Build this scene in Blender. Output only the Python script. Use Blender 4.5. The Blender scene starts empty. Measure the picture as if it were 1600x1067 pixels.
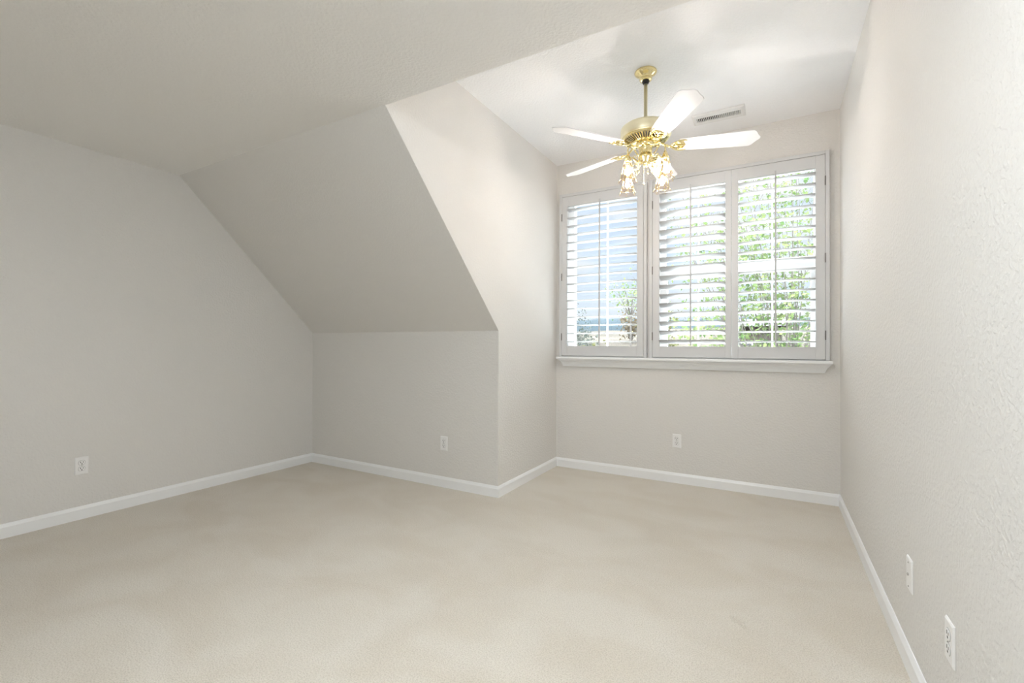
import bpy, bmesh, math, random
from mathutils import Vector, Matrix, noise as mnoise
C = bpy.context.scene
COL = C.collection
PI = math.pi

# ------------------------------------------------------------------ room numbers (metres)
XR, XD, XL = 0.4251, -1.8137, -3.9535      # right wall, dormer cheek, left wall
YW, YK, YS = 4.0839, 3.0059, 1.8197        # window wall, knee wall, top of slope
ZK, ZM, ZD = 1.2623, 2.44, 2.8839          # knee height, ceiling, dormer ceiling
YB = -2.2                                  # back of the room, behind the camera
EYE = 1.1489

# ------------------------------------------------------------------ camera
cam_d = bpy.data.cameras.new('camera')
cam = bpy.data.objects.new('camera', cam_d); COL.objects.link(cam)
cam_d.sensor_width = 36.0; cam_d.lens = 722.25 / 1600 * 36.0
cam_d.clip_start = 0.02; cam_d.clip_end = 600
_r = Vector((0.8709, 0.4915, 0.0046)).normalized()
_f = Vector((-0.4915, 0.8708, 0.0090)); _f = (_f - _r * _f.dot(_r)).normalized()
_u = _r.cross(_f)
cam.matrix_world = Matrix(((_r.x, _u.x, -_f.x, 0), (_r.y, _u.y, -_f.y, 0), (_r.z, _u.z, -_f.z, EYE), (0, 0, 0, 1)))
C.camera = cam

# ------------------------------------------------------------------ view, world, sun
C.view_settings.view_transform = 'Standard'
C.view_settings.look = 'None'
C.view_settings.exposure = 0.43
C.view_settings.gamma = 1.0
C.view_settings.use_curve_mapping = False
C.cycles.use_denoising = True
C.cycles.diffuse_bounces = 7
C.cycles.max_bounces = 16
C.cycles.transparent_max_bounces = 24
C.cycles.sample_clamp_indirect = 25.0

SKY_STRENGTH = 0.8
SUN_STRENGTH = 1.0
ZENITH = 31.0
BULB_STRENGTH = 390.0
FILL_LAMP_STRENGTH = 90.0

w = bpy.data.worlds.new('sky'); C.world = w; w.use_nodes = True
nt = w.node_tree; nt.nodes.clear()
def wn(t, **k):
    n = nt.nodes.new(t)
    for a, b in k.items(): setattr(n, a, b)
    return n
tc = wn('ShaderNodeTexCoord'); sep = wn('ShaderNodeSeparateXYZ'); nt.links.new(tc.outputs['Generated'], sep.inputs[0])
grad = wn('ShaderNodeValToRGB'); nt.links.new(sep.outputs['Z'], grad.inputs[0])
e = grad.color_ramp.elements
e[0].position = 0.0; e[0].color = (0.80, 0.89, 0.98, 1)
e[1].position = 0.45; e[1].color = (0.56, 0.74, 0.98, 1)
mp = wn('ShaderNodeMapping'); mp.inputs['Scale'].default_value = (3, 3, 9); nt.links.new(tc.outputs['Generated'], mp.inputs[0])
cl = wn('ShaderNodeTexNoise'); cl.inputs['Scale'].default_value = 1.6; cl.inputs['Detail'].default_value = 6; nt.links.new(mp.outputs[0], cl.inputs['Vector'])
cr = wn('ShaderNodeValToRGB'); nt.links.new(cl.outputs['Fac'], cr.inputs[0])
cr.color_ramp.elements[0].position = 0.48; cr.color_ramp.elements[1].position = 0.68
mx = wn('ShaderNodeMix', data_type='RGBA'); nt.links.new(cr.outputs[0], mx.inputs['Factor'])
nt.links.new(grad.outputs[0], mx.inputs['A']); mx.inputs['B'].default_value = (0.98, 0.98, 0.98, 1)
# bright overhead sky band, added above the window view to light the room
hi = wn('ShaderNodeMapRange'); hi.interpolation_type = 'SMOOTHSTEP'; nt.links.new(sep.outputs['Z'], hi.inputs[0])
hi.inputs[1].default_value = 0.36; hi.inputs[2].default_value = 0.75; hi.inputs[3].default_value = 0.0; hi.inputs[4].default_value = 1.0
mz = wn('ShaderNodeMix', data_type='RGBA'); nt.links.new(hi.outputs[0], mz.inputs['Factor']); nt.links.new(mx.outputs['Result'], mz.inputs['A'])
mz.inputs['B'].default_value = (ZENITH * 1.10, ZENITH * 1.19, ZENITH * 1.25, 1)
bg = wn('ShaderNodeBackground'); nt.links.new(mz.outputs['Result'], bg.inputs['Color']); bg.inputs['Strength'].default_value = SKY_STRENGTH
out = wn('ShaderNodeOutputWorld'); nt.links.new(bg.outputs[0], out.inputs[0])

sun_d = bpy.data.lights.new('sun', 'SUN'); sun_d.energy = SUN_STRENGTH; sun_d.angle = 0.01; sun_d.color = (1, 0.96, 0.88)
sun = bpy.data.objects.new('sun', sun_d); COL.objects.link(sun)
sun.rotation_euler = Vector((-0.35, 0.75, -0.75)).to_track_quat('-Z', 'Y').to_euler()   # from behind the house
sun.location = (2, -6, 9)

# ------------------------------------------------------------------ materials
def mat(name, color, rough=0.5, metal=0.0, bump=None, spec=None, emit=None, trans=None, var=None):
    """bump = (scale, strength, distance, detail), var = (color2, scale, lo, hi)"""
    m = bpy.data.materials.new(name); m.use_nodes = True
    t = m.node_tree; b = t.nodes['Principled BSDF']
    b.inputs['Base Color'].default_value = (*color, 1); b.inputs['Roughness'].default_value = rough
    b.inputs['Metallic'].default_value = metal
    if spec is not None: b.inputs['Specular IOR Level'].default_value = spec
    if emit:
        b.inputs['Emission Color'].default_value = (*emit[0], 1); b.inputs['Emission Strength'].default_value = emit[1]
    c = t.nodes.new('ShaderNodeTexCoord')
    if var:
        n = t.nodes.new('ShaderNodeTexNoise'); n.inputs['Scale'].default_value = var[1]; n.inputs['Detail'].default_value = 4
        t.links.new(c.outputs['Object'], n.inputs['Vector'])
        r = t.nodes.new('ShaderNodeValToRGB'); t.links.new(n.outputs['Fac'], r.inputs[0])
        r.color_ramp.elements[0].position = var[2]; r.color_ramp.elements[0].color = (*color, 1)
        r.color_ramp.elements[1].position = var[3]; r.color_ramp.elements[1].color = (*var[0], 1)
        t.links.new(r.outputs[0], b.inputs['Base Color'])
    if bump:
        n = t.nodes.new('ShaderNodeTexNoise'); n.inputs['Scale'].default_value = bump[0]; n.inputs['Detail'].default_value = bump[3]
        t.links.new(c.outputs['Object'], n.inputs['Vector'])
        k = t.nodes.new('ShaderNodeBump'); k.inputs['Strength'].default_value = bump[1]; k.inputs['Distance'].default_value = bump[2]
        t.links.new(n.outputs['Fac'], k.inputs['Height']); t.links.new(k.outputs[0], b.inputs['Normal'])
    return m

def plaster(name, color):
    m = mat(name, color, 0.6, spec=0.25)
    t = m.node_tree; b = t.nodes['Principled BSDF']
    c = t.nodes.new('ShaderNodeTexCoord')
    n1 = t.nodes.new('ShaderNodeTexNoise'); n1.inputs['Scale'].default_value = 70; n1.inputs['Detail'].default_value = 3
    t.links.new(c.outputs['Object'], n1.inputs['Vector'])
    r = t.nodes.new('ShaderNodeValToRGB'); r.color_ramp.elements[0].position = 0.44; r.color_ramp.elements[1].position = 0.60
    t.links.new(n1.outputs['Fac'], r.inputs[0])
    k = t.nodes.new('ShaderNodeBump'); k.inputs['Strength'].default_value = 0.36; k.inputs['Distance'].default_value = 0.003
    t.links.new(r.outputs[0], k.inputs['Height']); t.links.new(k.outputs[0], b.inputs['Normal'])
    return m

M_wall = plaster('wall_paint', (0.745, 0.73, 0.705))
M_ceil = plaster('ceiling_paint', (0.86, 0.85, 0.83))
M_ceil2 = plaster('dormer_ceiling_paint', (0.90, 0.905, 0.915))
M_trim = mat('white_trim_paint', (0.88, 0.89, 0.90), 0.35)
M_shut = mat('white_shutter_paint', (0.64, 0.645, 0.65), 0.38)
M_rod = mat('backlit_rod_grey', (0.50, 0.50, 0.51), 0.4)  # darker than the shutters: backlit shade put into the rod colour
M_vinyl = mat('white_window_vinyl', (0.84, 0.84, 0.84), 0.3)
M_plate = mat('white_outlet_plastic', (0.87, 0.865, 0.86), 0.3)
M_dark = mat('dark_slot', (0.02, 0.02, 0.02), 0.6)
M_hinge = mat('hinge_metal', (0.20, 0.19, 0.18), 0.4, 0.8)
M_vent = mat('vent_enamel', (0.80, 0.80, 0.79), 0.4)
M_duct = mat('duct_inside', (0.03, 0.03, 0.03), 0.7)
M_brass = mat('polished_brass', (0.88, 0.76, 0.42), 0.10, 1.0)
M_brass_satin = mat('satin_brass', (0.93, 0.87, 0.64), 0.38, 1.0)
M_blade = mat('white_gloss_blade', (0.84, 0.84, 0.85), 0.22)
M_screw = mat('steel_screw', (0.5, 0.48, 0.45), 0.3, 1.0)
M_black = mat('black_rubber', (0.015, 0.015, 0.015), 0.3)
M_bulb = mat('lit_bulb', (1, 1, 1), 0.3, emit=((1.0, 0.985, 0.97), BULB_STRENGTH))

def carpet():
    m = mat('beige_carpet', (0.56, 0.485, 0.395), 0.95, spec=0.05)
    t = m.node_tree; b = t.nodes['Principled BSDF']; L = t.links
    c = t.nodes.new('ShaderNodeTexCoord')
    # individual tufts
    f = t.nodes.new('ShaderNodeTexNoise'); f.inputs['Scale'].default_value = 190; f.inputs['Detail'].default_value = 3
    L.new(c.outputs['Object'], f.inputs['Vector'])
    # brushed pile: broad strokes where the vacuum laid the nap over
    mp = t.nodes.new('ShaderNodeMapping'); mp.inputs['Rotation'].default_value = (0, 0, 0.7); mp.inputs['Scale'].default_value = (1.0, 1.5, 1)
    L.new(c.outputs['Object'], mp.inputs[0])
    g = t.nodes.new('ShaderNodeTexNoise'); g.inputs['Scale'].default_value = 1.9; g.inputs['Detail'].default_value = 3; g.inputs['Distortion'].default_value = 0.6
    L.new(mp.outputs[0], g.inputs['Vector'])
    gr = t.nodes.new('ShaderNodeValToRGB'); L.new(g.outputs['Fac'], gr.inputs[0])
    gr.color_ramp.elements[0].position = 0.38; gr.color_ramp.elements[0].color = (0.69, 0.635, 0.55, 1)
    gr.color_ramp.elements[1].position = 0.62; gr.color_ramp.elements[1].color = (0.735, 0.69, 0.615, 1)
    fr = t.nodes.new('ShaderNodeValToRGB'); L.new(f.outputs['Fac'], fr.inputs[0])
    fr.color_ramp.elements[0].position = 0.36; fr.color_ramp.elements[0].color = (0.78, 0.76, 0.73, 1)
    fr.color_ramp.elements[1].position = 0.58; fr.color_ramp.elements[1].color = (1, 1, 1, 1)
    x = t.nodes.new('ShaderNodeMix'); x.data_type = 'RGBA'; x.blend_type = 'MULTIPLY'; x.inputs['Factor'].default_value = 0.8
    L.new(gr.outputs[0], x.inputs['A']); L.new(fr.outputs[0], x.inputs['B']); L.new(x.outputs['Result'], b.inputs['Base Color'])
    k = t.nodes.new('ShaderNodeBump'); k.inputs['Strength'].default_value = 0.7; k.inputs['Distance'].default_value = 0.006
    L.new(f.outputs['Fac'], k.inputs['Height']); L.new(k.outputs[0], b.inputs['Normal'])
    b.inputs['Sheen Weight'].default_value = 0.15; b.inputs['Sheen Roughness'].default_value = 0.6
    return m
M_carpet = carpet()

def glass(name, tint, gloss, alpha_white=0.0):
    """thin pane: lets light straight through, with a little mirror sheen"""
    m = bpy.data.materials.new(name); m.use_nodes = True; t = m.node_tree; t.nodes.clear()
    o = t.nodes.new('ShaderNodeOutputMaterial'); tr = t.nodes.new('ShaderNodeBsdfTransparent'); tr.inputs[0].default_value = (*tint, 1)
    gl = t.nodes.new('ShaderNodeBsdfGlossy'); gl.inputs['Roughness'].default_value = 0.03
    a = t.nodes.new('ShaderNodeMixShader'); a.inputs[0].default_value = gloss
    t.links.new(tr.outputs[0], a.inputs[1]); t.links.new(gl.outputs[0], a.inputs[2])
    last = a
    if alpha_white:
        d = t.nodes.new('ShaderNodeBsdfTranslucent'); d.inputs[0].default_value = (0.95, 0.90, 0.86, 1)
        b = t.nodes.new('ShaderNodeMixShader'); b.inputs[0].default_value = alpha_white
        t.links.new(a.outputs[0], b.inputs[1]); t.links.new(d.outputs[0], b.inputs[2]); last = b
    t.links.new(last.outputs[0], o.inputs[0])
    return m
M_glass = glass('window_glass', (0.97, 0.98, 0.98), 0.04)
M_shade = glass('clear_bevelled_glass', (0.93, 0.86, 0.82), 0.004, 0.0012)

def leafmat(name, c1, c2):
    m = bpy.data.materials.new(name); m.use_nodes = True; t = m.node_tree; t.nodes.clear()
    o = t.nodes.new('ShaderNodeOutputMaterial'); c = t.nodes.new('ShaderNodeTexCoord')
    n = t.nodes.new('ShaderNodeTexNoise'); n.inputs['Scale'].default_value = 3.0; n.inputs['Detail'].default_value = 5
    t.links.new(c.outputs['Object'], n.inputs['Vector'])
    r = t.nodes.new('ShaderNodeValToRGB'); t.links.new(n.outputs['Fac'], r.inputs[0])
    r.color_ramp.elements[0].position = 0.38; r.color_ramp.elements[0].color = (*c1, 1)
    r.color_ramp.elements[1].position = 0.62; r.color_ramp.elements[1].color = (*c2, 1)
    d = t.nodes.new('ShaderNodeBsdfDiffuse'); tl = t.nodes.new('ShaderNodeBsdfTranslucent')
    t.links.new(r.outputs[0], d.inputs[0]); t.links.new(r.outputs[0], tl.inputs[0])
    x = t.nodes.new('ShaderNodeMixShader'); x.inputs[0].default_value = 0.35
    t.links.new(d.outputs[0], x.inputs[1]); t.links.new(tl.outputs[0], x.inputs[2]); t.links.new(x.outputs[0], o.inputs[0])
    return m
M_leaf = leafmat('maple_leaves', (0.0540, 0.0950, 0.0353), (0.1436, 0.1750, 0.0710))
M_leaf2 = leafmat('yellow_green_leaves', (0.0626, 0.0696, 0.0261), (0.1149, 0.1113, 0.0521))
M_leaf3 = leafmat('grey_green_leaves', (0.0317, 0.0418, 0.0337), (0.0670, 0.0739, 0.0670))
M_leaf4 = leafmat('rusty_leaves', (0.0728, 0.0525, 0.0310), (0.1054, 0.0892, 0.0618))
M_bark = mat('bark', (0.075, 0.066, 0.058), 0.9, bump=(30, 0.8, 0.02, 4))
M_hill = mat('dry_grass', (0.026, 0.0225, 0.018), 0.95, spec=0.05, var=((0.045, 0.039, 0.032), 0.35, 0.35, 0.65), bump=(2.0, 0.8, 0.3, 6))
M_far = mat('far_wooded_hill', (0.010, 0.0155, 0.019), 0.95, spec=0.05, var=((0.014, 0.020, 0.024), 0.05, 0.4, 0.6))
M_stucco = mat('pink_stucco', (0.05, 0.036, 0.034), 0.9, bump=(40, 0.3, 0.02, 3))
M_roof = mat('slate_blue_roof', (0.012, 0.0145, 0.017), 0.8, bump=(8, 0.5, 0.03, 2))
M_wglass = mat('dark_house_glass', (0.05, 0.06, 0.08), 0.1)
M_ext = mat('house_outer_skin', (0.6, 0.58, 0.55), 0.8)

# ------------------------------------------------------------------ mesh helpers
def obj(name, bm, m, parent=None, smooth=False, bevel=0.0):
    me = bpy.data.meshes.new(name)
    bmesh.ops.recalc_face_normals(bm, faces=bm.faces[:])
    bm.to_mesh(me); bm.free()
    if smooth:
        for p in me.polygons: p.use_smooth = True
    o = bpy.data.objects.new(name, me); COL.objects.link(o)
    for k in (m if isinstance(m, (list, tuple)) else [m]): me.materials.append(k)
    if parent: o.parent = parent
    if bevel:
        b = o.modifiers.new('bevel', 'BEVEL'); b.width = bevel; b.segments = 2; b.limit_method = 'ANGLE'; b.angle_limit = 0.7
    return o
def thing(name, label, cat, loc=(0, 0, 0), group=None, rot=(0, 0, 0)):
    o = bpy.data.objects.new(name, None); COL.objects.link(o); o.empty_display_size = 0.05
    o.location = loc; o.rotation_euler = rot; o['label'] = label; o['category'] = cat
    if group: o['group'] = group
    return o
def struct(name, bm, m, parent=None, **k):
    o = obj(name, bm, m, parent, **k)
    if not parent: o['kind'] = 'structure'
    return o
def tag(o, label, cat, group=None):
    o['label'] = label; o['category'] = cat
    if group: o['group'] = group
    return o
def new(): return bmesh.new()
def box(bm, x0, x1, y0, y1, z0, z1, mi=0):
    v = [bm.verts.new(p) for p in ((x0, y0, z0), (x1, y0, z0), (x1, y1, z0), (x0, y1, z0), (x0, y0, z1), (x1, y0, z1), (x1, y1, z1), (x0, y1, z1))]
    for f in ((0, 3, 2, 1), (4, 5, 6, 7), (0, 1, 5, 4), (1, 2, 6, 5), (2, 3, 7, 6), (3, 0, 4, 7)):
        bm.faces.new([v[i] for i in f]).material_index = mi
    return bm
def bx(*a): return box(new(), *a)
def prism_x(bm, poly, x0, x1, x0b=None, x1b=None):
    """poly of (y, z) extruded along x; x0/x1 may be per-vertex functions of the point"""
    n = len(poly)
    fx0 = x0 if callable(x0) else (lambda p: x0); fx1 = x1 if callable(x1) else (lambda p: x1)
    a = [bm.verts.new((fx0(p), p[0], p[1])) for p in poly]; b = [bm.verts.new((fx1(p), p[0], p[1])) for p in poly]
    bm.faces.new(a[::-1]); bm.faces.new(b)
    for i in range(n): bm.faces.new((a[i], a[(i + 1) % n], b[(i + 1) % n], b[i]))
    return bm
def lathe(bm, prof, n=32, center=(0, 0, 0), mi=0, cap=True, phase=0.0):
    rings = []
    for r, z in prof:
        if r < 1e-6: rings.append([bm.verts.new((center[0], center[1], center[2] + z))])
        else: rings.append([bm.verts.new((center[0] + r * math.cos(2 * PI * i / n + phase), center[1] + r * math.sin(2 * PI * i / n + phase), center[2] + z)) for i in range(n)])
    for a, b in zip(rings, rings[1:]):
        for i in range(n):
            q = []
            for v in (a[i % len(a)], a[(i + 1) % n % len(a)], b[(i + 1) % n % len(b)], b[i % len(b)]):
                if v not in q: q.append(v)
            if len(q) > 2:
                try: bm.faces.new(q).material_index = mi
                except ValueError: pass
    return bm
def tube(bm, pts, r, n=8, mi=0, closed=False):
    pts = [Vector(p) for p in pts]; rr = r if isinstance(r, (list, tuple)) else [r] * len(pts)
    rings = []; N = len(pts); prev = None
    for i, p in enumerate(pts):
        a = pts[(i - 1) % N] if (closed or i > 0) else p; b = pts[(i + 1) % N] if (closed or i < N - 1) else p
        d = (b - a).normalized()
        if prev is None:
            ref = Vector((0, 0, 1)) if abs(d.z) < 0.9 else Vector((1, 0, 0)); u = d.cross(ref).normalized()
        else:
            u = (prev - d * prev.dot(d))
            u = u.normalized() if u.length > 1e-6 else d.orthogonal().normalized()
        prev = u; v = d.cross(u)
        rings.append([bm.verts.new(p + (u * math.cos(2 * PI * k / n) + v * math.sin(2 * PI * k / n)) * rr[i]) for k in range(n)])
    prs = list(zip(rings, rings[1:])) + ([(rings[-1], rings[0])] if closed else [])
    for a, b in prs:
        for k in range(n): bm.faces.new((a[k], a[(k + 1) % n], b[(k + 1) % n], b[k])).material_index = mi
    if not closed:
        bm.faces.new(rings[0][::-1]).material_index = mi; bm.faces.new(rings[-1]).material_index = mi
    return bm
def sphere(bm, c, r, mi=0, seg=12, sz=1.0):
    before = set(bm.verts)
    bmesh.ops.create_uvsphere(bm, u_segments=seg, v_segments=max(6, seg // 2), radius=r, matrix=Matrix.Translation(c) @ Matrix.Diagonal((1, 1, sz, 1)))
    return bm
def copy_tree(o, parent=None):
    c = o.copy(); COL.objects.link(c)
    if parent: c.parent = parent
    for ch in list(o.children): copy_tree(ch, c)
    return c

# ================================================================== THE ROOM SHELL
TK = 0.14
def floor_mesh():
    bm = new(); box(bm, XL - TK, XR + TK, YB - TK, YW + TK, -0.12, 0.0); return bm
floor = struct('floor', floor_mesh(), M_carpet)
# the snagged pucker in the carpet near the right wall: a low double ridge
bm = new()
def ridge(bm, ax, ay, bx_, by, wid, h):
    a = Vector((ax, ay, 0)); b = Vector((bx_, by, 0)); d = (b - a); n = Vector((-d.y, d.x, 0)).normalized()
    K = 9; rows = []
    for i in range(K):
        t = i / (K - 1); s = math.sin(PI * t) ** 0.7; p = a + d * t + n * 0.006 * math.sin(5 * t)
        rows.append([bm.verts.new(p + n * wid * q * (0.3 + 0.7 * s) + Vector((0, 0, hh * s * h - 0.001))) for q, hh in ((-1, 0), (-0.45, 0.75), (0.1, 1.0), (0.35, 0.25), (0.5, 0))])
    for r0, r1 in zip(rows, rows[1:]):
        for k in range(4): bm.faces.new((r0[k], r0[k + 1], r1[k + 1], r1[k]))
ridge(bm, -0.160, 2.185, -0.118, 2.150, 0.018, 0.020)
ridge(bm, -0.128, 2.150, -0.088, 2.125, 0.016, 0.015)
struct('carpet_pucker', bm, M_carpet, floor, smooth=True)

struct('wall_left', bx(XL - TK, XL, YB - TK, YK + TK, -0.05, ZM + 0.1), M_wall)
struct('wall_right', bx(XR, XR + TK, YB - TK, YW + TK, -0.05, ZD + 0.1), M_wall)
struct('wall_knee', bx(XL - 0.05, XD - 0.0006, YK, YK + 0.10, -0.05, ZK + 0.04), M_wall)
# dormer cheek, its front edge following the slope
bm = new()
prism_x(bm, [(YK + 0.002, -0.05), (YW + TK, -0.05), (YW + TK, ZD + 0.1), (YS + 0.002, ZD + 0.1), (YS + 0.002, ZM + 0.002), (YK + 0.002, ZK + 0.002)], XD - 0.12, XD)
struct('wall_dormer', bm, M_wall)
# sloped ceiling
bm = new(); k = 0.12
prism_x(bm, [(YS - 0.004, ZM), (YK, ZK), (YK + k, ZK), (YK + k, ZK + k), (YS + k, ZM + k), (YS - 0.004, ZM + k)], XL - 0.05, XD - 0.0006)
struct('ceiling_slope', bm, M_wall)
struct('ceiling', bx(XL - TK, XR + 0.02, YB - TK, YS, ZM, ZM + 0.12), M_ceil)
struct('ceiling_dormer', bx(XD - 0.10, XR + 0.02, YS - 0.12, YW + 0.02, ZD, ZD + 0.12), M_ceil2)
struct('wall_header', bx(XD - 0.10, XR + 0.02, YS - 0.12, YS - 0.0005, ZM + 0.02, ZD + 0.05), M_wall)
# outer roof so that no daylight leaks in over the ceilings
bm = new(); box(bm, XL - 0.4, XR + 0.4, YB - 0.4, YW + 0.30, ZD + 0.16, ZD + 0.30)
struct('ceiling_roof_deck', bm, M_ext)

# window wall with two openings
WO = [(-1.742, -0.982), (-0.900, 0.330)]; WZ0, WZ1 = 1.090, 2.540
bm = new()
xs = [XD - 0.12, WO[0][0], WO[0][1], WO[1][0], WO[1][1], XR + 0.02]
box(bm, xs[0], xs[5], YW, YW + TK, -0.05, WZ0); box(bm, xs[0], xs[5], YW, YW + TK, WZ1, ZD + 0.1)
for i in (0, 2, 4): box(bm, xs[i], xs[i + 1], YW, YW + TK, WZ0, WZ1)
struct('wall_window', bm, M_wall)

# back wall (behind the camera)
struct('wall_back', bx(XL - TK, XR + TK, YB - TK, YB, -0.05, ZM + 0.1), M_wall)

# baseboards
BT, BH = 0.012, 0.0844
BPROF = [(0, 0.0), (BT, 0.0), (BT, BH - 0.020), (BT - 0.003, BH - 0.013), (0.005, BH - 0.003), (0.003, BH), (0, BH)]
def base_run(name, a, b, n, ma, mb):
    """skirting from a to b on a wall whose inward normal is n; ma/mb: +1 outside mitre, -1 inside mitre, 0 square"""
    bm = new(); a = Vector(a); b = Vector(b); d = (b - a).normalized(); n = Vector(n)
    A = []; B = []
    for t, z in BPROF:
        A.append(bm.verts.new(a + n * t - d * (t * ma) + Vector((0, 0, z)))); B.append(bm.verts.new(b + n * t + d * (t * mb) + Vector((0, 0, z))))
    N = len(BPROF)
    bm.faces.new(A[::-1]); bm.faces.new(B)
    for i in range(N): bm.faces.new((A[i], A[(i + 1) % N], B[(i + 1) % N], B[i]))
    struct(name, bm, M_trim)
base_run('baseboard_left', (XL, YB, 0), (XL, YK, 0), (1, 0, 0), -1, -1)
base_run('baseboard_knee', (XL, YK, 0), (XD, YK, 0), (0, -1, 0), -1, 1)
base_run('baseboard_dormer', (XD, YK, 0), (XD, YW, 0), (1, 0, 0), 1, -1)
base_run('baseboard_window', (XD, YW, 0), (XR, YW, 0), (0, -1, 0), -1, -1)
base_run('baseboard_right', (XR, YW, 0), (XR, YB, 0), (-1, 0, 0), -1, -1)
base_run('baseboard_back', (XR, YB, 0), (XL, YB, 0), (0, 1, 0), -1, -1)

# ------------------------------------------------------------------ windows
def make_window(name, x0, x1, z0, z1, gx0, gx1, gz0, gz1, bars, rail, yc, yd=0.03):
    """vinyl frame filling the opening, glass gx0..gx1, vertical muntins, optional meeting rail"""
    bm = new(); y0, y1 = yc - yd, yc + yd
    box(bm, x0, gx0, y0, y1, z0, z1); box(bm, gx1, x1, y0, y1, z0, z1)
    box(bm, gx0, gx1, y0, y1, z0, gz0); box(bm, gx0, gx1, y0, y1, gz1, z1)
    fr = struct(name, bm, M_vinyl); fr['kind'] = 'structure'
    g = bx(gx0, gx1, yc + 0.004, yc + 0.006, gz0, gz1); obj('glass_pane', g, M_glass, fr)
    for b in bars:
        obj('muntin', bx(b - 0.0055, b + 0.0055, yc - 0.006, yc + 0.012, gz0, gz1), M_vinyl, fr)
    if rail:
        obj('meeting_rail', bx(gx0, gx1, yc - 0.034, yc + 0.016, rail[0], rail[1]), M_vinyl, fr)
        bm = new(); box(bm, gx0, gx0 + 0.022, yc - 0.034, yc, gz0, rail[0]); box(bm, gx1 - 0.022, gx1, yc - 0.034, yc, gz0, rail[0])
        box(bm, gx0 + 0.022, gx1 - 0.022, yc - 0.034, yc, gz0, gz0 + 0.022)
        obj('lower_sash', bm, M_vinyl, fr)
    return fr
make_window('window_1', WO[0][0], WO[0][1], WZ0, WZ1, -1.660, -1.026, 1.125, 2.505, [-1.343], None, YW + 0.10)
make_window('window_2', WO[1][0], WO[1][1], WZ0, WZ1, -0.820, 0.272, 1.125, 2.505, [-0.550, -0.277, -0.004], (1.755, 1.84), YW + 0.10)

# sill and moulded apron under both windows
bm = new()
prof = [(YW, 1.048), (YW - 0.088, 1.048), (YW - 0.092, 1.044), (YW - 0.092, 1.030), (YW - 0.088, 1.026), (YW - 0.070, 1.026),
        (YW - 0.070, 1.016), (YW - 0.062, 1.013), (YW - 0.050, 1.004), (YW - 0.040, 0.992), (YW - 0.036, 0.984), (YW - 0.031, 0.982), (YW - 0.024, 0.966), (YW - 0.019, 0.957), (YW, 0.957)]
def inset(p):
    o = YW - p[0]
    return 0.0 if p[1] >= 1.026 else (0.020 + (0.070 - min(o, 0.070)) * 0.45 if o > 0.001 else 0.044)
prism_x(bm, prof, lambda p: -1.778 + inset(p), lambda p: 0.373 - inset(p))
struct('trim_1', bm, M_trim)

# ------------------------------------------------------------------ shutter frames and shutters
FZ0, FZ1 = 1.0482, 2.586
def shutter_frame(xa, xb, label):
    t = thing('shutter_frame', label, 'window frame', ((xa + xb) / 2, YW, FZ0), 'shutter frames around the windows'); cx, z0 = (xa + xb) / 2, FZ0
    y0, y1 = -0.036, -0.0003
    for nm, a in (('frame_stile', (xa - cx, xa - cx + 0.0265, y0, y1, 0, FZ1 - z0)), ('frame_stile', (xb - cx - 0.0265, xb - cx, y0, y1, 0, FZ1 - z0)),
                  ('frame_head', (xa - cx + 0.0265, xb - cx - 0.0265, y0, y1, FZ1 - z0 - 0.0265, FZ1 - z0)), ('frame_bottom', (xa - cx + 0.0265, xb - cx - 0.0265, y0 + 0.012, y1, 0, 0.0065))):
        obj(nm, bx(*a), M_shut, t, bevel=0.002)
    return t
shutter_frame(-1.772, -0.951, 'white shutter frame around the left single window panel')
shutter_frame(-0.930, 0.3605, 'white shutter frame around the wide right pair of panels')

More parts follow.
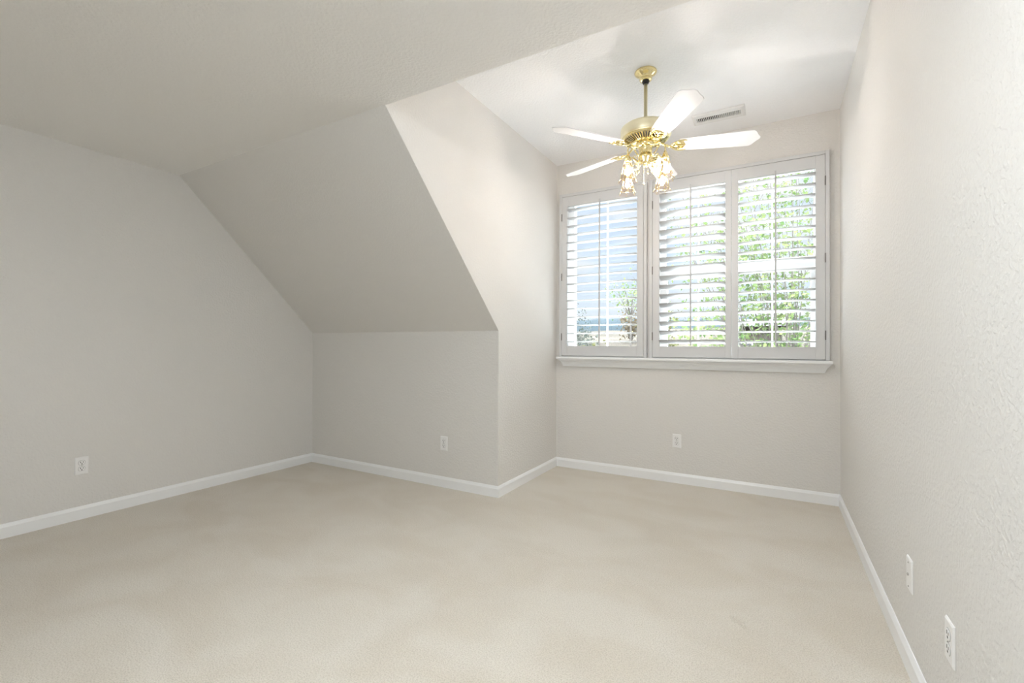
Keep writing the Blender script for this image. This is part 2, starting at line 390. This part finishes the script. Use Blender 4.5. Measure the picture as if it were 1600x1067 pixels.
NL = 17
def louver_mesh(wid):
    bm = new(); K = 14; D, T = 0.0445, 0.0055; a = []; b = []
    for i in range(K):
        an = 2 * PI * i / K; y = D * math.cos(an); z = T * math.sin(an)
        a.append(bm.verts.new((-wid / 2, y, z))); b.append(bm.verts.new((wid / 2, y, z)))
    bm.faces.new(a[::-1]); bm.faces.new(b)
    for i in range(K): bm.faces.new((a[i], a[(i + 1) % K], b[(i + 1) % K], b[i]))
    return bm
def shutter(x0, x1, ox0, ox1, tilt, hinge_side, label):
    z0, z1, oz0, oz1 = 1.0575, 2.5575, 1.149, 2.466
    cx = (x0 + x1) / 2; yc = YW - 0.020
    t = thing('plantation_shutter', label, 'shutter', (cx, yc, z0), 'plantation shutter panels')
    h = 0.0145
    for nm, a in (('stile', (x0, ox0, -h, h, z0, z1)), ('stile', (ox1, x1, -h, h, z0, z1)), ('top_rail', (ox0, ox1, -h + 0.001, h, oz1, z1)), ('bottom_rail', (ox0, ox1, -h + 0.001, h, z0, oz0))):
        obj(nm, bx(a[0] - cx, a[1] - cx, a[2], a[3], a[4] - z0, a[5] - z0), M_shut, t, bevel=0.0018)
    wid = ox1 - ox0 - 0.003; oc = (ox0 + ox1) / 2 - cx; pitch = (oz1 - oz0) / NL
    first = None
    for i in range(NL):
        if first is None:
            l = obj('louver', louver_mesh(wid), M_shut, t, smooth=True); first = l
        else:
            l = first.copy(); COL.objects.link(l); l.parent = t
        l.location = (oc, 0, oz0 - z0 + pitch * (i + 0.5))
        jit = 0.0 if i not in tilt[1] else tilt[1][i]
        l.rotation_euler = (-math.radians(tilt[0] + jit), 0, 0)
    # tilt rod standing just in front of the louvers, stapled to each
    bm = new(); yr = -0.0445 * math.cos(math.radians(tilt[0])) - 0.009
    box(bm, oc - 0.0055, oc + 0.0055, yr - 0.005, yr + 0.005, oz0 - z0 + 0.006, oz1 - z0 + 0.014)
    for i in range(NL):
        zz = oz0 - z0 + pitch * (i + 0.5) + 0.0445 * math.sin(math.radians(tilt[0]))
        box(bm, oc - 0.002, oc + 0.002, yr + 0.004, yr + 0.013, zz - 0.002, zz + 0.002)
    obj('tilt_rod', bm, M_rod, t)
    if hinge_side:
        hx = (x0 - cx - 0.0012) if hinge_side < 0 else (x1 - cx + 0.0012)
        for zz in (1.235, 1.80, 2.365):
            bm = new()
            tube(bm, [(hx, -h - 0.004, zz - z0 - 0.034), (hx, -h - 0.004, zz - z0 + 0.034)], 0.0032, 8)
            box(bm, hx - 0.0035, hx + 0.0035, -h - 0.004, -h + 0.001, zz - z0 - 0.034, zz - z0 + 0.034)
            obj('hinge', bm, M_hinge, t)
    return t
shutter(-1.7450, -0.9800, -1.690, -1.035, (0.5, {}), -1, 'white plantation shutter alone in its frame at left, level slats, mostly blue sky behind')
shutter(-0.9010, -0.2885, -0.844, -0.331, (21, {}), -1, 'white plantation shutter in the middle with its slats tilted half shut')
shutter(-0.2860, 0.3325, -0.238, 0.274, (3.5, {3: 6, 13: -5}), 1, 'white plantation shutter beside the right wall, open slats showing green leaves')

# ================================================================== CEILING FAN
FX, FY = -0.700, 2.945
fan = thing('ceiling_fan', 'polished brass ceiling fan with five white blades and four glass lamp shades', 'ceiling fan', (FX, FY, ZD))
def fz(z): return z - ZD
bm = new()
lathe(bm, [(0, 0), (0.067, 0), (0.069, -0.006), (0.066, -0.012), (0.056, -0.020), (0.042, -0.028), (0.033, -0.036), (0.032, -0.042), (0.039, -0.048), (0.036, -0.055), (0.026, -0.058), (0, -0.058)], 40)
obj('canopy', bm, M_brass, fan, smooth=True)
bm = new(); lathe(bm, [(0, -0.054), (0.022, -0.056), (0.023, -0.064), (0.016, -0.078), (0, -0.080)], 24)
obj('hanger_ball', bm, M_black, fan, smooth=True)
bm = new(); lathe(bm, [(0, -0.06), (0.0115, -0.06), (0.0115, fz(2.545)), (0.018, fz(2.543)), (0.02, fz(2.535)), (0, fz(2.53))], 20)
obj('downrod', bm, M_brass_satin, fan, smooth=True)
bm = new()
lathe(bm, [(0, fz(2.543)), (0.10, fz(2.541)), (0.138, fz(2.535)), (0.151, fz(2.525)), (0.154, fz(2.515)), (0.154, fz(2.472)), (0.151, fz(2.467)), (0.144, fz(2.463)), (0.138, fz(2.462))], 64)
mot = obj('motor_housing', bm, M_brass_satin, fan, smooth=True)
bm = new(); lathe(bm, [(0.144, fz(2.463)), (0.141, fz(2.458)), (0.137, fz(2.456))], 64)
obj('trim_ring', bm, M_brass, mot, smooth=True)
# vent ring of thin fins over a dark gap
bm = new(); lathe(bm, [(0.138, fz(2.459)), (0.082, fz(2.438)), (0, fz(2.438))], 48); obj('motor_core', bm, M_dark, mot, smooth=True)
bm = new(); NF = 46
for i in range(NF):
    a = 2 * PI * i / NF; ca, sa = math.cos(a), math.sin(a)
    q = []
    for r, z, hw in ((0.137, 2.4535, 0.0044), (0.084, 2.4325, 0.0028)):
        for s in (-1, 1): q.append(Vector((r * ca - s * hw * sa, r * sa + s * hw * ca, fz(z))))
    vs = [bm.verts.new(v) for v in (q[0], q[1], q[3], q[2])] + [bm.verts.new(v + Vector((0, 0, 0.006))) for v in (q[0], q[1], q[3], q[2])]
    for f in ((0, 1, 2, 3), (7, 6, 5, 4), (0, 4, 5, 1), (1, 5, 6, 2), (2, 6, 7, 3), (3, 7, 4, 0)): bm.faces.new([vs[j] for j in f])
lathe(bm, [(0.141, fz(2.458)), (0.141, fz(2.453)), (0.133, fz(2.449)), (0.133, fz(2.455))], 54)
lathe(bm, [(0.088, fz(2.439)), (0.088, fz(2.433)), (0.060, fz(2.430)), (0.040, fz(2.430))], 54)
obj('vent_fins', bm, M_brass, mot)
# switch housing and light-kit body
bm = new(); lathe(bm, [(0, fz(2.436)), (0.052, fz(2.436)), (0.057, fz(2.428)), (0.056, fz(2.414)), (0.048, fz(2.406)), (0, fz(2.405))], 40)
obj('switch_housing', bm, M_brass, fan, smooth=True)
bm = new(); lathe(bm, [(0, fz(2.408)), (0.043, fz(2.407)), (0.044, fz(2.400)), (0.041, fz(2.396)), (0.041, fz(2.352)), (0.046, fz(2.346)), (0.046, fz(2.338)), (0.036, fz(2.330)), (0.030, fz(2.316)), (0.018, fz(2.302)),
           (0.012, fz(2.296)), (0.014, fz(2.288)), (0.008, fz(2.280)), (0, fz(2.274))], 40)
obj('light_kit_body', bm, M_brass, fan, smooth=True)

# blades
BLZ = 2.405; PITCH = math.radians(14)
outline = [(0.205, -0.050), (0.195, -0.040), (0.192, 0.040), (0.205, 0.050), (0.30, 0.058), (0.45, 0.0655), (0.595, 0.0715), (0.615, 0.069), (0.628, 0.058), (0.642, 0.034), (0.660, 0.010), (0.662, 0.0),
           (0.660, -0.010), (0.642, -0.034), (0.628, -0.058), (0.615, -0.069), (0.595, -0.0715), (0.45, -0.0655), (0.30, -0.058)]
def blade_bm():
    bm = new(); a = [bm.verts.new((x, y, 0.003)) for x, y in outline]; b = [bm.verts.new((x, y, -0.003)) for x, y in outline]
    bm.faces.new(a); bm.faces.new(b[::-1]); n = len(a)
    for i in range(n): bm.faces.new((a[i], b[i], b[(i + 1) % n], a[(i + 1) % n]))
    return bm
def iron_bm():
    """brass blade iron: arm out of the hub, forking into a lyre with curled ends on the underside of the blade"""
    bm = new()
    tube(bm, [(0.060, 0, 0.030), (0.085, 0, 0.026), (0.110, 0, 0.008), (0.140, 0, -0.008), (0.168, 0, -0.009)], [0.009, 0.008, 0.007, 0.007, 0.006], 10)
    for s in (-1, 1):
        tube(bm, [(0.150, 0, -0.008), (0.165, s * 0.020, -0.008), (0.180, s * 0.036, -0.008), (0.200, s * 0.045, -0.0075), (0.225, s * 0.046, -0.007), (0.245, s * 0.040, -0.007)], [0.006, 0.0055, 0.005, 0.0048, 0.004, 0.003], 8)
        tube(bm, [(0.168, 0, -0.008), (0.185, s * 0.010, -0.0085), (0.200, s * 0.020, -0.008), (0.205, s * 0.030, -0.008), (0.197, s * 0.034, -0.008), (0.190, s * 0.027, -0.008)], 0.0032, 8)
        sphere(bm, (0.222, s * 0.030, -0.005), 0.005, seg=8, sz=0.6)
    tube(bm, [(0.165, 0, -0.0085), (0.205, 0, -0.0085), (0.235, 0, -0.007)], [0.006, 0.005, 0.003], 8)
    sphere(bm, (0.232, 0, -0.006), 0.006, seg=8, sz=0.6)
    # shallow leaf-shaped plate between the fork arms, against the blade
    pl = [(0.150, 0.0), (0.172, 0.022), (0.200, 0.036), (0.226, 0.030), (0.240, 0.0), (0.226, -0.030), (0.200, -0.036), (0.172, -0.022)]
    a = [bm.verts.new((x, y, -0.0035)) for x, y in pl]; b = [bm.verts.new((x, y, -0.0055)) for x, y in pl]
    bm.faces.new(a); bm.faces.new(b[::-1])
    for i in range(len(pl)): bm.faces.new((a[i], b[i], b[(i + 1) % len(pl)], a[(i + 1) % len(pl)]))
    return bm
b0 = None
for k in range(5):
    ang = math.radians(-55.8 + 72 * k)
    if b0 is None:
        b0 = obj('blade', blade_bm(), M_blade, fan, bevel=0.0012)
        i0 = obj('blade_iron', iron_bm(), M_brass, b0, smooth=True)
        bl = b0
    else:
        bl = b0.copy(); COL.objects.link(bl); bl.parent = fan
        ii = i0.copy(); COL.objects.link(ii); ii.parent = bl
    # the edge facing clockwise (seen from above) is raised
    bl.matrix_local = Matrix.Translation((0, 0, fz(BLZ))) @ Matrix.Rotation(ang, 4, 'Z') @ Matrix.Rotation(-PITCH, 4, 'X')

# arms, lamps and shades
SR, SZ0 = 0.155, 2.150          # distance from the axis, height of the shade rim
def arm_bm():
    bm = new()
    P = [(0.036, 0, 2.345), (0.055, 0, 2.338), (0.078, 0, 2.348), (0.098, 0, 2.368), (0.122, 0, 2.381), (0.146, 0, 2.372), (0.155, 0, 2.348), (0.155, 0, 2.318)]
    def cr(P, n=5):
        o = []
        for i in range(len(P) - 1):
            p0 = Vector(P[max(i - 1, 0)]); p1 = Vector(P[i]); p2 = Vector(P[i + 1]); p3 = Vector(P[min(i + 2, len(P) - 1)])
            for j in range(n):
                t = j / n
                o.append(0.5 * ((2 * p1) + (p2 - p0) * t + (2 * p0 - 5 * p1 + 4 * p2 - p3) * t * t + (3 * p1 - p0 - 3 * p2 + p3) * t ** 3))
        return o + [Vector(P[-1])]
    off = Vector((0, 0, -ZD))
    tube(bm, [p + off for p in cr(P)], 0.0045, 8)
    # scrolls hanging in the crook of the arm
    S1 = []
    for i in range(30):
        t = i / 29; an = PI * 0.5 + t * PI * 2.6; r = 0.030 * (1 - t) + 0.006
        S1.append(Vector((0.088 + r * math.cos(an), 0, 2.318 + r * math.sin(an))) + off)
    tube(bm, S1, [0.0034 - 0.0014 * i / 29 for i in range(30)], 6)
    S2 = []
    for i in range(24):
        t = i / 23; an = -PI * 0.4 - t * PI * 2.2; r = 0.017 * (1 - t) + 0.004
        S2.append(Vector((0.070 + r * math.cos(an), 0, 2.274 + r * math.sin(an))) + off)
    tube(bm, S2, [0.0030 - 0.001 * i / 23 for i in range(24)], 6)
    tube(bm, [Vector(p) + off for p in ((0.030, 0, 2.318), (0.045, 0, 2.300), (0.062, 0, 2.292), (0.070, 0, 2.291))], 0.0032, 6)
    return bm
HEX = [(0.0205, 0.128), (0.0445, 0.026), (0.0585, 0.0)]     # radius, height above the rim
def hexring(r, z, ph=0.0): return [Vector((r * math.cos(PI / 3 * i + ph), r * math.sin(PI / 3 * i + ph), z)) for i in range(6)]
def shade_glass_bm():
    bm = new()
    R = [[bm.verts.new(v) for v in hexring(r, z)] for r, z in HEX]
    for a, b in zip(R, R[1:]):
        for i in range(6): bm.faces.new((a[i], a[(i + 1) % 6], b[(i + 1) % 6], b[i]))
    return bm
def shade_frame_bm():
    bm = new(); R = [hexring(r, z) for r, z in HEX]
    for i in range(6):
        tube(bm, [R[0][i], R[1][i]], 0.0021, 6); tube(bm, [R[1][i], R[2][i]], 0.0013, 6)
    for q, rr in ((0, 0.0018), (1, 0.0014)):
        tube(bm, R[q], rr, 6, closed=True)
    return bm
def cap_bm():
    bm = new(); lathe(bm, [(0, 0.178), (0.008, 0.176), (0.010, 0.166), (0.015, 0.158), (0.020, 0.142), (0.0235, 0.132), (0.024, 0.126), (0.018, 0.126), (0, 0.140)], 24); return bm
def bulb_bm():
    bm = new(); lathe(bm, [(0, 0.046), (0.007, 0.048), (0.0108, 0.056), (0.0115, 0.064), (0.010, 0.076), (0.0075, 0.090), (0.0065, 0.104), (0, 0.105)], 20); return bm
a0 = None
for k in range(4):
    ang = math.radians(-119 + 90 * k)
    if a0 is None:
        a0 = obj('lamp_arm', arm_bm(), M_brass, fan, smooth=True); ar = a0
        s0 = obj('lamp_shade', shade_glass_bm(), M_shade, fan); sh = s0
        f0 = obj('shade_frame', shade_frame_bm(), M_brass, s0, smooth=True); c0 = obj('shade_cap', cap_bm(), M_brass, s0, smooth=True)
        l0 = obj('light_bulb', bulb_bm(), M_bulb, s0, smooth=True)
    else:
        ar = a0.copy(); COL.objects.link(ar); ar.parent = fan
        sh = s0.copy(); COL.objects.link(sh); sh.parent = fan
        for q in (f0, c0, l0):
            d = q.copy(); COL.objects.link(d); d.parent = sh
    ar.rotation_euler = (0, 0, ang)
    sh.location = (SR * math.cos(ang), SR * math.sin(ang), fz(SZ0)); sh.rotation_euler = (0, 0, ang + 0.35)
# pull chains
for nm, dx, dy, zb in (('pull_chain', -0.010, 0.0, 2.170), ('pull_chain', 0.014, 0.006, 2.235)):
    bm = new(); z = 2.285
    while z > zb + 0.02:
        sphere(bm, (dx, dy, fz(z)), 0.0013, seg=6); z -= 0.0032
    tube(bm, [(dx, dy, fz(2.295)), (dx, dy, fz(zb + 0.015))], 0.0006, 5)
    lathe(bm, [(0, zb + 0.022), (0.0025, zb + 0.020), (0.0045, zb + 0.006), (0.003, zb), (0, zb)], 10, (dx, dy, -ZD))
    obj(nm, bm, M_brass, fan, smooth=True)

# ------------------------------------------------------------------ ceiling register
vent = thing('ceiling_vent', 'white metal air register on the ceiling right of the fan', 'air vent', (-0.355, 3.762, ZD))
bm = new()
fx, fy, ox, oy = 0.180, 0.090, 0.150, 0.034
def quad_ring(bm, a, b):
    A = [bm.verts.new(p) for p in a]; B = [bm.verts.new(p) for p in b]
    for i in range(4): bm.faces.new((A[i], A[(i + 1) % 4], B[(i + 1) % 4], B[i]))
def rect(x, y, z): return [(-x, -y, z), (x, -y, z), (x, y, z), (-x, y, z)]
quad_ring(bm, rect(fx, fy, -0.0005), rect(fx, fy, -0.004)); quad_ring(bm, rect(fx, fy, -0.004), rect(fx - 0.014, fy - 0.014, -0.012))
quad_ring(bm, rect(fx - 0.014, fy - 0.014, -0.012), rect(ox, oy, -0.012)); quad_ring(bm, rect(ox, oy, -0.012), rect(ox, oy, -0.001))
obj('register_frame', bm, M_vent, vent)
obj('duct_opening', bx(-ox, ox, -oy, oy, -0.0025, -0.0008), M_duct, vent)
for i in range(24):
    x = -ox + (i + 0.5) * 2 * ox / 24 if True else 0
    s = -1 if i < 12 else 1
    bm = new(); d = 0.0030 * s
    vs = [bm.verts.new(p) for p in ((x - 0.0014 - d, -oy, -0.012), (x + 0.0014 - d, -oy, -0.012), (x + 0.0014 + d, -oy, -0.003), (x - 0.0014 + d, -oy, -0.003),
                                    (x - 0.0014 - d, oy, -0.012), (x + 0.0014 - d, oy, -0.012), (x + 0.0014 + d, oy, -0.003), (x - 0.0014 + d, oy, -0.003))]
    for f in ((0, 1, 2, 3), (7, 6, 5, 4), (0, 4, 5, 1), (1, 5, 6, 2), (2, 6, 7, 3), (3, 7, 4, 0)): bm.faces.new([vs[j] for j in f])
    obj('vane', bm, M_vent, vent)

# ------------------------------------------------------------------ wall outlets (built facing -Y, z up, origin at the plate centre on the wall)
def plate_bm(wd=0.070, hg=0.1143, th=0.006):
    bm = new(); a = rect(wd / 2, hg / 2, 0); b = rect(wd / 2 - 0.004, hg / 2 - 0.004, th)
    A = [bm.verts.new((x, 0, y)) for x, y, _ in a]; A1 = [bm.verts.new((x, -th * 0.45, y)) for x, y, _ in a]; B = [bm.verts.new((x, -th, y)) for x, y, _ in b]
    bm.faces.new(A[::-1]); bm.faces.new(B)
    for p, q in ((A, A1), (A1, B)):
        for i in range(4): bm.faces.new((p[i], p[(i + 1) % 4], q[(i + 1) % 4], q[i]))
    return bm
def recept_bm(zc):
    bm = new(); pts = []
    for i in range(24):
        an = 2 * PI * i / 24; pts.append((0.0172 * math.cos(an), max(-0.0140, min(0.0140, 0.0172 * math.sin(an))) + zc))
    a = [bm.verts.new((x, -0.0055, z)) for x, z in pts]; b = [bm.verts.new((x, -0.0078, z)) for x, z in pts]
    bm.faces.new(b)
    for i in range(24): bm.faces.new((a[i], a[(i + 1) % 24], b[(i + 1) % 24], b[i]))
    return bm
def slots_bm(zc):
    bm = new()
    box(bm, -0.0082, -0.0052, -0.0082, -0.0070, zc - 0.001, zc + 0.009); box(bm, 0.0052, 0.0080, -0.0082, -0.0070, zc + 0.000, zc + 0.008)
    box(bm, -0.0030, 0.0030, -0.0082, -0.0070, zc - 0.0105, zc - 0.0045)
    return bm
def ring_bm(zc):
    bm = new(); pts = []
    for i in range(24):
        an = 2 * PI * i / 24; pts.append(Vector((0.0180 * math.cos(an), -0.0060, max(-0.0147, min(0.0147, 0.0180 * math.sin(an))) + zc)))
    tube(bm, pts, 0.0004, 4, closed=True); return bm
def outlet(loc, rz, label):
    t = thing('wall_outlet', label, 'electrical outlet', loc, 'white wall outlets', (0, 0, rz))
    obj('cover_plate', plate_bm(), M_plate, t)
    for zc in (0.0195, -0.0195):
        r = obj('receptacle', recept_bm(zc), M_plate, t)
        obj('slots', slots_bm(zc), M_dark, r); obj('gap', ring_bm(zc), M_dark, r)
    bm = new(); sphere(bm, (0, -0.006, 0), 0.003, seg=10); obj('screw', bm, M_screw, t)
    return t
OG = 0.0004
outlet((XL + OG, 1.2615, 0.349), PI / 2, 'white duplex outlet on the left wall')
outlet((-2.3245, YK - OG, 0.354), 0, 'white duplex outlet on the low knee wall under the sloped ceiling')
outlet((-0.705, YW - OG, 0.353), 0, 'white duplex outlet below the windows')
outlet((XR - OG, 1.700, 0.343), -PI / 2, 'white duplex outlet on the right wall, nearer the camera')
t = thing('cable_jack', 'white cable jack plate on the right wall, farther from the camera than the outlet', 'cable jack', (XR - OG, 2.128, 0.345), None, (0, 0, -PI / 2))
obj('cover_plate', plate_bm(), M_plate, t)
bm = new()
for a, b in (((0, -0.005, 0), (0, -0.0105, 0)),): tube(bm, [a, b], 0.0047, 6)
obj('connector', bm, M_screw, t)
for zz in (0.042, -0.042): obj('screw', sphere(new(), (0, -0.006, zz), 0.003, seg=10), M_screw, t)

# ------------------------------------------------------------------ fill lamp added on the ceiling overhead, out of view
if FILL_LAMP_STRENGTH > 0:
    lamp = thing('fill_lamp', 'round white fill lamp added overhead in the main room, out of view', 'ceiling lamp', (-0.62, 0.45, ZM))
    bm = new(); lathe(bm, [(0, 0), (0.19, 0), (0.20, -0.01), (0.195, -0.025), (0, -0.025)], 40); obj('lamp_base', bm, M_vent, lamp, smooth=True)
    bm = new(); lathe(bm, [(0.185, -0.024), (0.178, -0.045), (0.14, -0.075), (0.08, -0.092), (0, -0.098)], 40)
    obj('lamp_globe', bm, mat('fill_globe', (0.9, 0.9, 0.9), 0.4, emit=((0.89, 0.955, 1.0), FILL_LAMP_STRENGTH)), lamp, smooth=True)

# ================================================================== OUTSIDE
rnd = random.Random(7)
def terrain_h(x, y):
    h = -3.0 + max(0.0, min(1.0, (y - 9) / 22.0)) ** 1.3 * 4.6 + max(0.0, y - 31) * 0.055
    return h + 0.5 * mnoise.noise(Vector((x * 0.12, y * 0.12, 0.3))) * min(1.0, max(0, y - 8) / 10)
bm = new(); NX, NY = 70, 50; grid = []
for j in range(NY + 1):
    y = YW + 0.3 + (60.0) * (j / NY) ** 1.4
    row = []
    for i in range(NX + 1):
        x = -45 + 75 * i / NX
        row.append(bm.verts.new((x, y, terrain_h(x, y) - (0 if j < NY else 4))))
    grid.append(row)
for j in range(NY):
    for i in range(NX): bm.faces.new((grid[j][i], grid[j][i + 1], grid[j + 1][i + 1], grid[j + 1][i]))
struct('ground', bm, M_hill, smooth=True)
bm = new(); rows = []
for j in range(12):
    row = []
    for i in range(90):
        x = -220 + 330 * i / 89; y = 150 + 60 * j / 11
        s = math.sin(PI * 0.5 * min(1, j / 8))
        hh = 12.5 + 2.6 * mnoise.noise(Vector((x * 0.035, 0.7, 2.0))) + 0.9 * mnoise.noise(Vector((x * 0.16, 3.1, 1.0)))
        row.append(bm.verts.new((x, y, -6 + (hh + 6) * s)))
    rows.append(row)
for a, b in zip(rows, rows[1:]):
    for i in range(89): bm.faces.new((a[i], a[i + 1], b[i + 1], b[i]))
struct('hills', bm, M_far, smooth=True)

# unseen pale roof added under the windows to bounce daylight up into the room
bm = new(); prism_x(bm, [(YW + TK, 0.86), (YW + 3.6, -0.35), (YW + 3.6, -0.50), (YW + TK, 0.70)], XL - 1.5, XR + 2.5)
struct('bounce_roof', bm, mat('pale_bounce_roof', (0.40, 0.395, 0.38), 0.9, bump=(60, 0.6, 0.01, 3)))

def leaf(bm, c, size, rnd):
    d = Vector((rnd.gauss(0, 1), rnd.gauss(0, 1), rnd.gauss(-0.2, 0.8))).normalized(); u = d.orthogonal().normalized()
    u = (Matrix.Rotation(rnd.random() * 6.28, 3, d) @ u); L = size * rnd.uniform(0.7, 1.3); W = L * 0.36
    n = u.cross(d)
    v = [bm.verts.new(p) for p in (c, c + d * L * 0.45 + u * W + n * L * 0.06, c + d * L, c + d * L * 0.45 - u * W + n * L * 0.06)]
    bm.faces.new((v[0], v[1], v[2])); bm.faces.new((v[0], v[2], v[3]))
def plant(name, label, cat, base, crown_c, crown_r, nleaf, size, lm, nbranch=12, trunk=0.12, clump=0.28, group=None, seed=1, bare=False):
    R = random.Random(seed); t = thing(name, label, cat, base, group); B = Vector(base); cc = Vector(crown_c) - B; cr = Vector(crown_r)
    bm = new(); tips = []
    fork = Vector((cc.x * 0.6, cc.y * 0.6, max(0.15, cc.z - cr.z * 1.35)))
    tube(bm, [(0, 0, -0.05), fork * 0.5 + Vector((R.uniform(-.1, .1) * trunk, 0, 0)), fork], [trunk, trunk * 0.8, trunk * 0.6], 8)
    for i in range(nbranch):
        while True:
            p = Vector((R.uniform(-1, 1), R.uniform(-1, 1), R.uniform(-1, 1)))
            if 0.2 < p.length < 1: break
        tip = cc + Vector((p.x * cr.x, p.y * cr.y, p.z * cr.z))
        mid = fork.lerp(tip, 0.5) + Vector((R.uniform(-1, 1), R.uniform(-1, 1), R.uniform(0, 1))) * 0.12 * cr.length * 0.5
        tube(bm, [fork, fork.lerp(mid, 0.6), mid, tip], [trunk * 0.42, trunk * 0.3, trunk * 0.2, trunk * 0.05], 5)
        tips += [mid.lerp(tip, q) for q in (0.0, 0.35, 0.7, 1.0)]
        for j in range(3):
            s = mid.lerp(tip, R.uniform(0.1, 0.9)); e2 = s + Vector((R.uniform(-1, 1) * cr.x, R.uniform(-1, 1) * cr.y, R.uniform(-0.6, 1) * cr.z)) * 0.3
            tube(bm, [s, e2], [trunk * 0.12, trunk * 0.03], 4); tips += [s.lerp(e2, q) for q in (0.4, 0.8, 1.0)]
    obj('trunk', bm, M_bark, t)
    if nleaf:
        bm = new()
        for i in range(nleaf):
            c = R.choice(tips); leaf(bm, c + Vector((R.gauss(0, 1) * clump, R.gauss(0, 1) * clump, R.gauss(0, 1) * clump)), size, R)
        obj('foliage', bm, lm, t)
    return t
plant('leafy_tree', 'light green leafy tree close outside the right pair of shutters', 'tree', (0.5, 9.6, -3.0), (-0.05, 9.3, 3.1), (1.9, 1.3, 2.9), 5600, 0.078, M_leaf, 60, 0.045, 0.22, seed=3)
plant('leafy_tree', 'leaf sprays reaching in from the right behind the left shutter', 'tree', (-3.4, 12.6, -3.0), (-3.35, 12.5, 2.75), (0.62, 0.5, 0.62), 230, 0.075, M_leaf, 12, 0.04, 0.16, seed=11)
SG = 'shrubs on the dry slope'
def shrub(x, y, w_, h_, n, lm, label, seed, size=0.16, nb=14):
    z = terrain_h(x, y)
    plant('hillside_shrub', label, 'shrub', (x, y, z), (x, y, z + h_ * 0.55), (w_, w_ * 0.7, h_ * 0.5), n, size, lm, nb, 0.06, 0.22, SG, seed)
shrub(-9.6, 24, 1.5, 3.6, 900, M_leaf3, 'grey green twiggy shrub low behind the left end of the left shutter', 21, 0.14, 22)
shrub(-6.6, 20, 0.8, 2.6, 500, M_leaf2, 'yellow green shrub low behind the middle of the left shutter', 22)
shrub(-8.0, 30, 1.0, 2.6, 500, M_leaf4, 'rusty brown shrub low behind the right end of the left shutter', 23)
shrub(-5.4, 26.5, 1.2, 3.2, 800, M_leaf2, 'yellow green bush low behind the left half of the middle shutter', 24)
shrub(-2.4, 20, 1.2, 3.4, 800, M_leaf, 'green bush low behind the right half of the middle shutter', 25)
shrub(1.0, 20, 1.1, 3.0, 900, M_leaf, 'green bush low behind the right half of the right shutter', 26)

shrub(-8.35, 22.5, 0.75, 3.0, 600, M_leaf3, 'pale olive shrub low behind the tilt rod of the left shutter', 28, 0.14, 20)
# pink house with a slate blue roof, seen low through the right shutter
hx0, hx1, hy0, hy1, hz0, hz1 = -2.2, 0.4, 30.0, 36.0, -0.5, 2.35
hs = thing('house', 'pink stucco house with slate blue roof far behind the right shutter', 'house', ((hx0 + hx1) / 2, (hy0 + hy1) / 2, hz0)); hc = Vector(hs.location)
obj('house_wall', bx(hx0 - hc.x, hx1 - hc.x, hy0 - hc.y, hy1 - hc.y, -1.5, hz1 - hz0), M_stucco, hs)
bm = new(); prism_x(bm, [(hy0 - 0.5 - hc.y, hz1 - hz0 - 0.02), ((hy0 + hy1) / 2 - hc.y, hz1 - hz0 + 0.55), (hy1 + 0.5 - hc.y, hz1 - hz0 - 0.02)], hx0 - 0.3 - hc.x, hx1 + 0.3 - hc.x)
obj('roof', bm, M_roof, hs)
wn_ = obj('window', bx(-0.9, -0.1, hy0 - 0.05 - hc.y, hy0 + 0.02 - hc.y, 1.0, 1.9), M_vinyl, hs)
obj('pane', bx(-0.84, -0.16, hy0 - 0.06 - hc.y, hy0 - 0.045 - hc.y, 1.06, 1.84), M_wglass, wn_)
